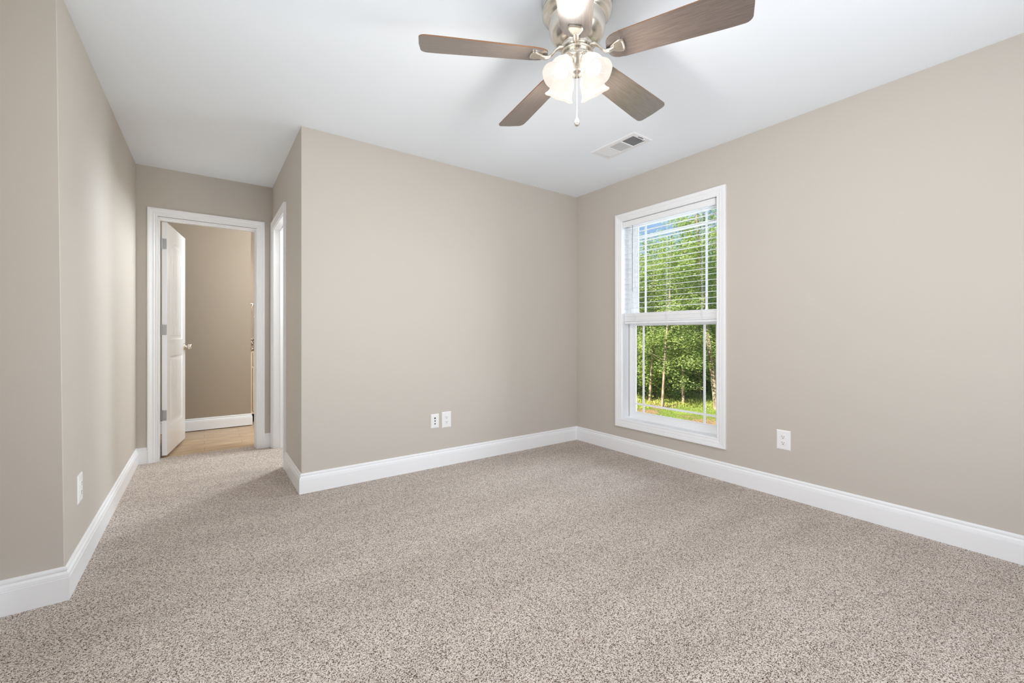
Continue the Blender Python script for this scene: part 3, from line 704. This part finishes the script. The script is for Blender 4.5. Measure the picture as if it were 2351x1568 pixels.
def ground_mat():
    m = mat('yard_ground', (1,1,1,1), 0.95, spec=0.1); l = m.node_tree.links.new
    t = node(m, 'ShaderNodeTexCoord'); n = node(m, 'ShaderNodeTexNoise', i_Scale=0.9, i_Detail=5.0, i_Roughness=0.65); l(t.outputs['Object'], n.inputs['Vector'])
    r = ramp(m, [(0.36, lin(176, 136, 104)), (0.44, lin(160, 132, 96)), (0.50, lin(120, 136, 58)), (0.66, lin(150, 166, 72))]); l(n.outputs['Fac'], r.inputs[0])
    n2 = node(m, 'ShaderNodeTexNoise', i_Scale=26.0, i_Detail=4.0); l(t.outputs['Object'], n2.inputs['Vector']); r2 = ramp(m, [(0.38, (0.45,0.45,0.4,1)), (0.6, (1,1,1,1))]); l(n2.outputs['Fac'], r2.inputs[0])
    x = node(m, 'ShaderNodeMix', data_type='RGBA', blend_type='MULTIPLY'); x.inputs[0].default_value = 1.0; l(r.outputs[0], x.inputs[6]); l(r2.outputs[0], x.inputs[7]); l(x.outputs[2], bsdf(m).inputs['Base Color'])
    return m
rnd = random.Random(11)
b = MB(); n = 40; V = []; F = []
for i in range(n+1):
    for j in range(n+1):
        x = 3.6+66*(i/n)**1.6; y = -30+80*j/n
        V.append((x, y, GZ+0.10*math.sin(x*0.5+y*0.3)*min(1, (x-3)/6)-0.05*0))
for i in range(n):
    for j in range(n): F.append((i*(n+1)+j, (i+1)*(n+1)+j, (i+1)*(n+1)+j+1, i*(n+1)+j+1))
b.add(V, F, True); tag(b.build('yard_ground', ground_mat()), None, None, None, 'structure')

def leaves_mesh(name, clumps, size, per, m, parent, seed):
    r = random.Random(seed); V = []; F = []
    for (cx, cy, cz, cr) in clumps:
        for _ in range(per):
            # point inside the clump, denser near its outside
            while True:
                a, b_, c = r.uniform(-1, 1), r.uniform(-1, 1), r.uniform(-1, 1); d = a*a+b_*b_+c*c
                if 0.05 < d < 1: break
            p = Vector((cx+a*cr, cy+b_*cr, cz+c*cr*0.75)); s_ = size*r.uniform(0.6, 1.3)
            az = r.uniform(0, 2*PI); el = r.uniform(-0.6, 0.5)
            u = Vector((math.cos(az)*math.cos(el), math.sin(az)*math.cos(el), math.sin(el))); v = u.cross(Vector((r.uniform(-.5,.5), r.uniform(-.5,.5), 1))).normalized(); nn = u.cross(v)
            k = len(V)
            V += [p-u*s_*0.5, p+v*s_*0.34+nn*s_*0.10-u*s_*0.05, p+u*s_*0.5, p-v*s_*0.34+nn*s_*0.10-u*s_*0.05]
            F.append((k, k+1, k+2, k+3))
    b = MB(); b.v = [tuple(q) for q in V]; b.f = F; b.sm = [False]*len(F)
    return b.build(name, m, parent)
ntree = [0]
def tree(x, y, rad, height, lean_, crown0, crown_r, nclump, per, size, lm, bm, label, group=None, name='tree', branches=9, crz=0.9):
    ntree[0] += 1; r = random.Random(100+ntree[0])
    t = tag(empty(name, (x, y, GZ-0.08)), label, 'tree', group)
    pts = []; rads = []; n = 12; ph = r.uniform(0, 6)
    for i in range(n+1):
        f = i/n; pts.append(Vector((lean_[0]*f+0.10*math.sin(f*5+ph)*f, lean_[1]*f+0.10*math.cos(f*4+ph)*f, height*f))); rads.append(rad*(1-0.82*f)+(rad*0.35*max(0, 0.08-f)/0.08))
    b = MB(); b.tube(pts, rads, 10)
    tips = []
    for k in range(branches):
        f = r.uniform(crown0*0.9, 0.95); i = int(f*n); p = pts[i].lerp(pts[min(i+1, n)], f*n-i); az = r.uniform(0, 2*PI); ln = crown_r*r.uniform(0.5, 1.0)*(1.15-0.6*f)
        q = [p]; 
        for j in range(1, 5):
            g = j/4; q.append(p+Vector((math.cos(az)*ln*g, math.sin(az)*ln*g, ln*0.55*g+0.08*math.sin(g*4+k))))
        b.tube(q, [rad*0.30*(1-0.7*f), rad*0.24*(1-0.7*f), rad*0.18*(1-0.7*f), rad*0.12*(1-0.7*f), rad*0.05], 6); tips += q[2:]
    b.build('trunk', bm, t)
    cl = []
    for k in range(nclump):
        if k < len(tips): c = tips[k]
        else:
            f = crown0+(1.04-crown0)*r.random(); i = min(int(f*n), n); p = pts[i]; rr = crown_r*math.sqrt(r.random())*math.sqrt(max(0.12, 1-((f-0.62)/0.46)**2)); az = r.uniform(0, 2*PI)
            c = p+Vector((math.cos(az)*rr, math.sin(az)*rr, r.uniform(-0.2, 0.2)))
        cl.append((c.x, c.y, c.z, r.uniform(0.22, 0.42)*crz))
    leaves_mesh('foliage', cl, size, per, lm, t, 500+ntree[0])
    return t
CAMF = Vector((0.5848, 0.8112)); CAMR = Vector((0.8112, -0.5848))
def at(u, d): p = (CAMF+CAMR*u)*d; return p.x, p.y
# nearest row, thin pale trunks behind the yard grass
T1 = [  # u (slope across the view), distance, trunk radius, height, lean
 (0.282, 14.5, 0.033, 4.9, (0.1, 0.1), 'slender tree with grey trunk at the left edge of the window view'),
 (0.322, 12.6, 0.037, 4.7, (0.15, -0.1), 'slender tree with brown trunk seen in the left part of the lower sash'),
 (0.352, 11.6, 0.038, 4.9, (0.25, -0.1), 'tree with pale trunk rooted nearest the grass, left of centre in the lower sash'),
 (0.402, 12.2, 0.038, 5.2, (0.05, 0.1), 'forked tree with brown trunk in the centre right of the lower sash'),
 (0.443, 13.2, 0.031, 5.4, (0.0, 0.2), 'thin dark-stemmed tree beside the right muntin'),
 (0.482, 11.3, 0.078, 6.2, (-0.55, 0.40), 'thick leaning tree with pale trunk at the right edge of the window'),
 (0.545, 13.2, 0.06, 5.7, (0.1, 0.1), 'tree standing right of the leaning tree'),
 (0.235, 13.4, 0.06, 5.0, (0.1, 0.1), 'tree standing left of the window view')]
for i, (u, d, rad, h, ln, lab) in enumerate(T1):
    x, y = at(u, d)
    tree(x, y, rad, h, ln, 0.22, 1.25, 90, 125, 0.066, M_leaf1, M_bark, lab, 'trees at the edge of the yard')
# forest behind
k = 0
for row, (d, hh) in enumerate(((17, 5.3), (20.5, 6.2), (25, 7.3))):
    for i in range(6+row):
        u = 0.20+0.066*i+0.02*row; x, y = at(u, d+rnd.uniform(-1, 1))
        tree(x, y, 0.10+0.02*rnd.random(), hh*rnd.uniform(0.88, 1.02), (rnd.uniform(-.3, .3), rnd.uniform(-.3, .3)), 0.10, 1.7+0.25*row, 95, 90, 0.105, M_leaf2, M_bark2,
             ['green woodland tree in the row behind the pale trunks', 'darker woodland tree deeper in the forest', 'distant woodland tree at the back of the forest'][row], 'woodland trees outside the window, row %s' % ('nearer', 'middle', 'farthest')[row], name='woodland_tree', crz=1.5)
# undergrowth shrubs
SH = [(0.30, 13.6, 1.1), (0.333, 13.9, 1.5), (0.375, 13.4, 0.9), (0.42, 13.9, 1.3), (0.458, 14.3, 1.2), (0.505, 13.6, 1.4), (0.255, 14.0, 1.2), (0.56, 13.7, 1.2), (0.352, 15.4, 2.0), (0.44, 15.8, 2.2), (0.49, 15.4, 2.1), (0.295, 15.6, 2.1)]
SL = ['low leafy shrub under the left trees', 'rounded shrub behind the pale trunk', 'small shrub beside the pale trunk', 'leafy shrub behind the forked tree', 'leafy shrub by the right muntin', 'tall shrub behind the leaning tree', 'shrub left of the window view', 'shrub right of the leaning tree',
      'large bush at the forest edge behind the centre left trunks', 'large bush at the forest edge behind the forked tree', 'large bush at the forest edge behind the leaning tree', 'large bush at the forest edge at the left of the window view']
for i, (u, d, h) in enumerate(SH):
    x, y = at(u, d); s_ = tag(empty('shrub', (x, y, GZ-0.05)), SL[i], 'shrub', 'shrubs at the forest edge'); r = random.Random(i+40)
    b = MB()
    for j in range(6):
        a = r.uniform(0, 2*PI); b.tube([(0, 0, 0), (math.cos(a)*0.15*h, math.sin(a)*0.15*h, 0.4*h), (math.cos(a)*0.4*h, math.sin(a)*0.4*h, 0.8*h)], [0.02, 0.015, 0.006], 5)
    b.build('stems', M_bark2, s_)
    cl = [(r.uniform(-.55, .55)*h, r.uniform(-.55, .55)*h, r.uniform(0.15, 0.95)*h, 0.32) for _ in range(34)]
    leaves_mesh('foliage', cl, 0.075, 90, M_leaf3, s_, 900+i)
# tall grass, uncountable
r = random.Random(5); V = []; F = []
for _ in range(26000):
    u = r.uniform(0.22, 0.56); d = r.uniform(6.5, 15.5); x, y = at(u, d)
    dens = math.sin(x*1.7+1)*math.sin(y*1.3)+0.5*math.sin(x*0.6+y*0.9)
    if dens < -0.1 and r.random() < 0.8: continue
    h = (0.02 if d < 11.5 else 0.05 if d < 13 else 0.12)*r.uniform(0.5, 1.3)*(1+max(0, dens)); a = r.uniform(0, 2*PI); wv = Vector((math.cos(a), math.sin(a), 0))*0.012; ln = Vector((r.uniform(-.3, .3), r.uniform(-.3, .3), 1))*h
    p = Vector((x, y, GZ+0.10*math.sin(x*0.5+y*0.3)-0.01)); k = len(V); V += [p-wv, p+wv, p+ln*0.6+wv*0.6, p+ln, p+ln*0.6-wv*0.6]; F.append((k, k+1, k+2, k+3, k+4))
b = MB(); b.v = [tuple(q) for q in V]; b.f = F; b.sm = [False]*len(F)
tag(b.build('tall_grass', M_grass), 'sunlit yellow-green grass between the house and the trees', 'grass', None, 'stuff')
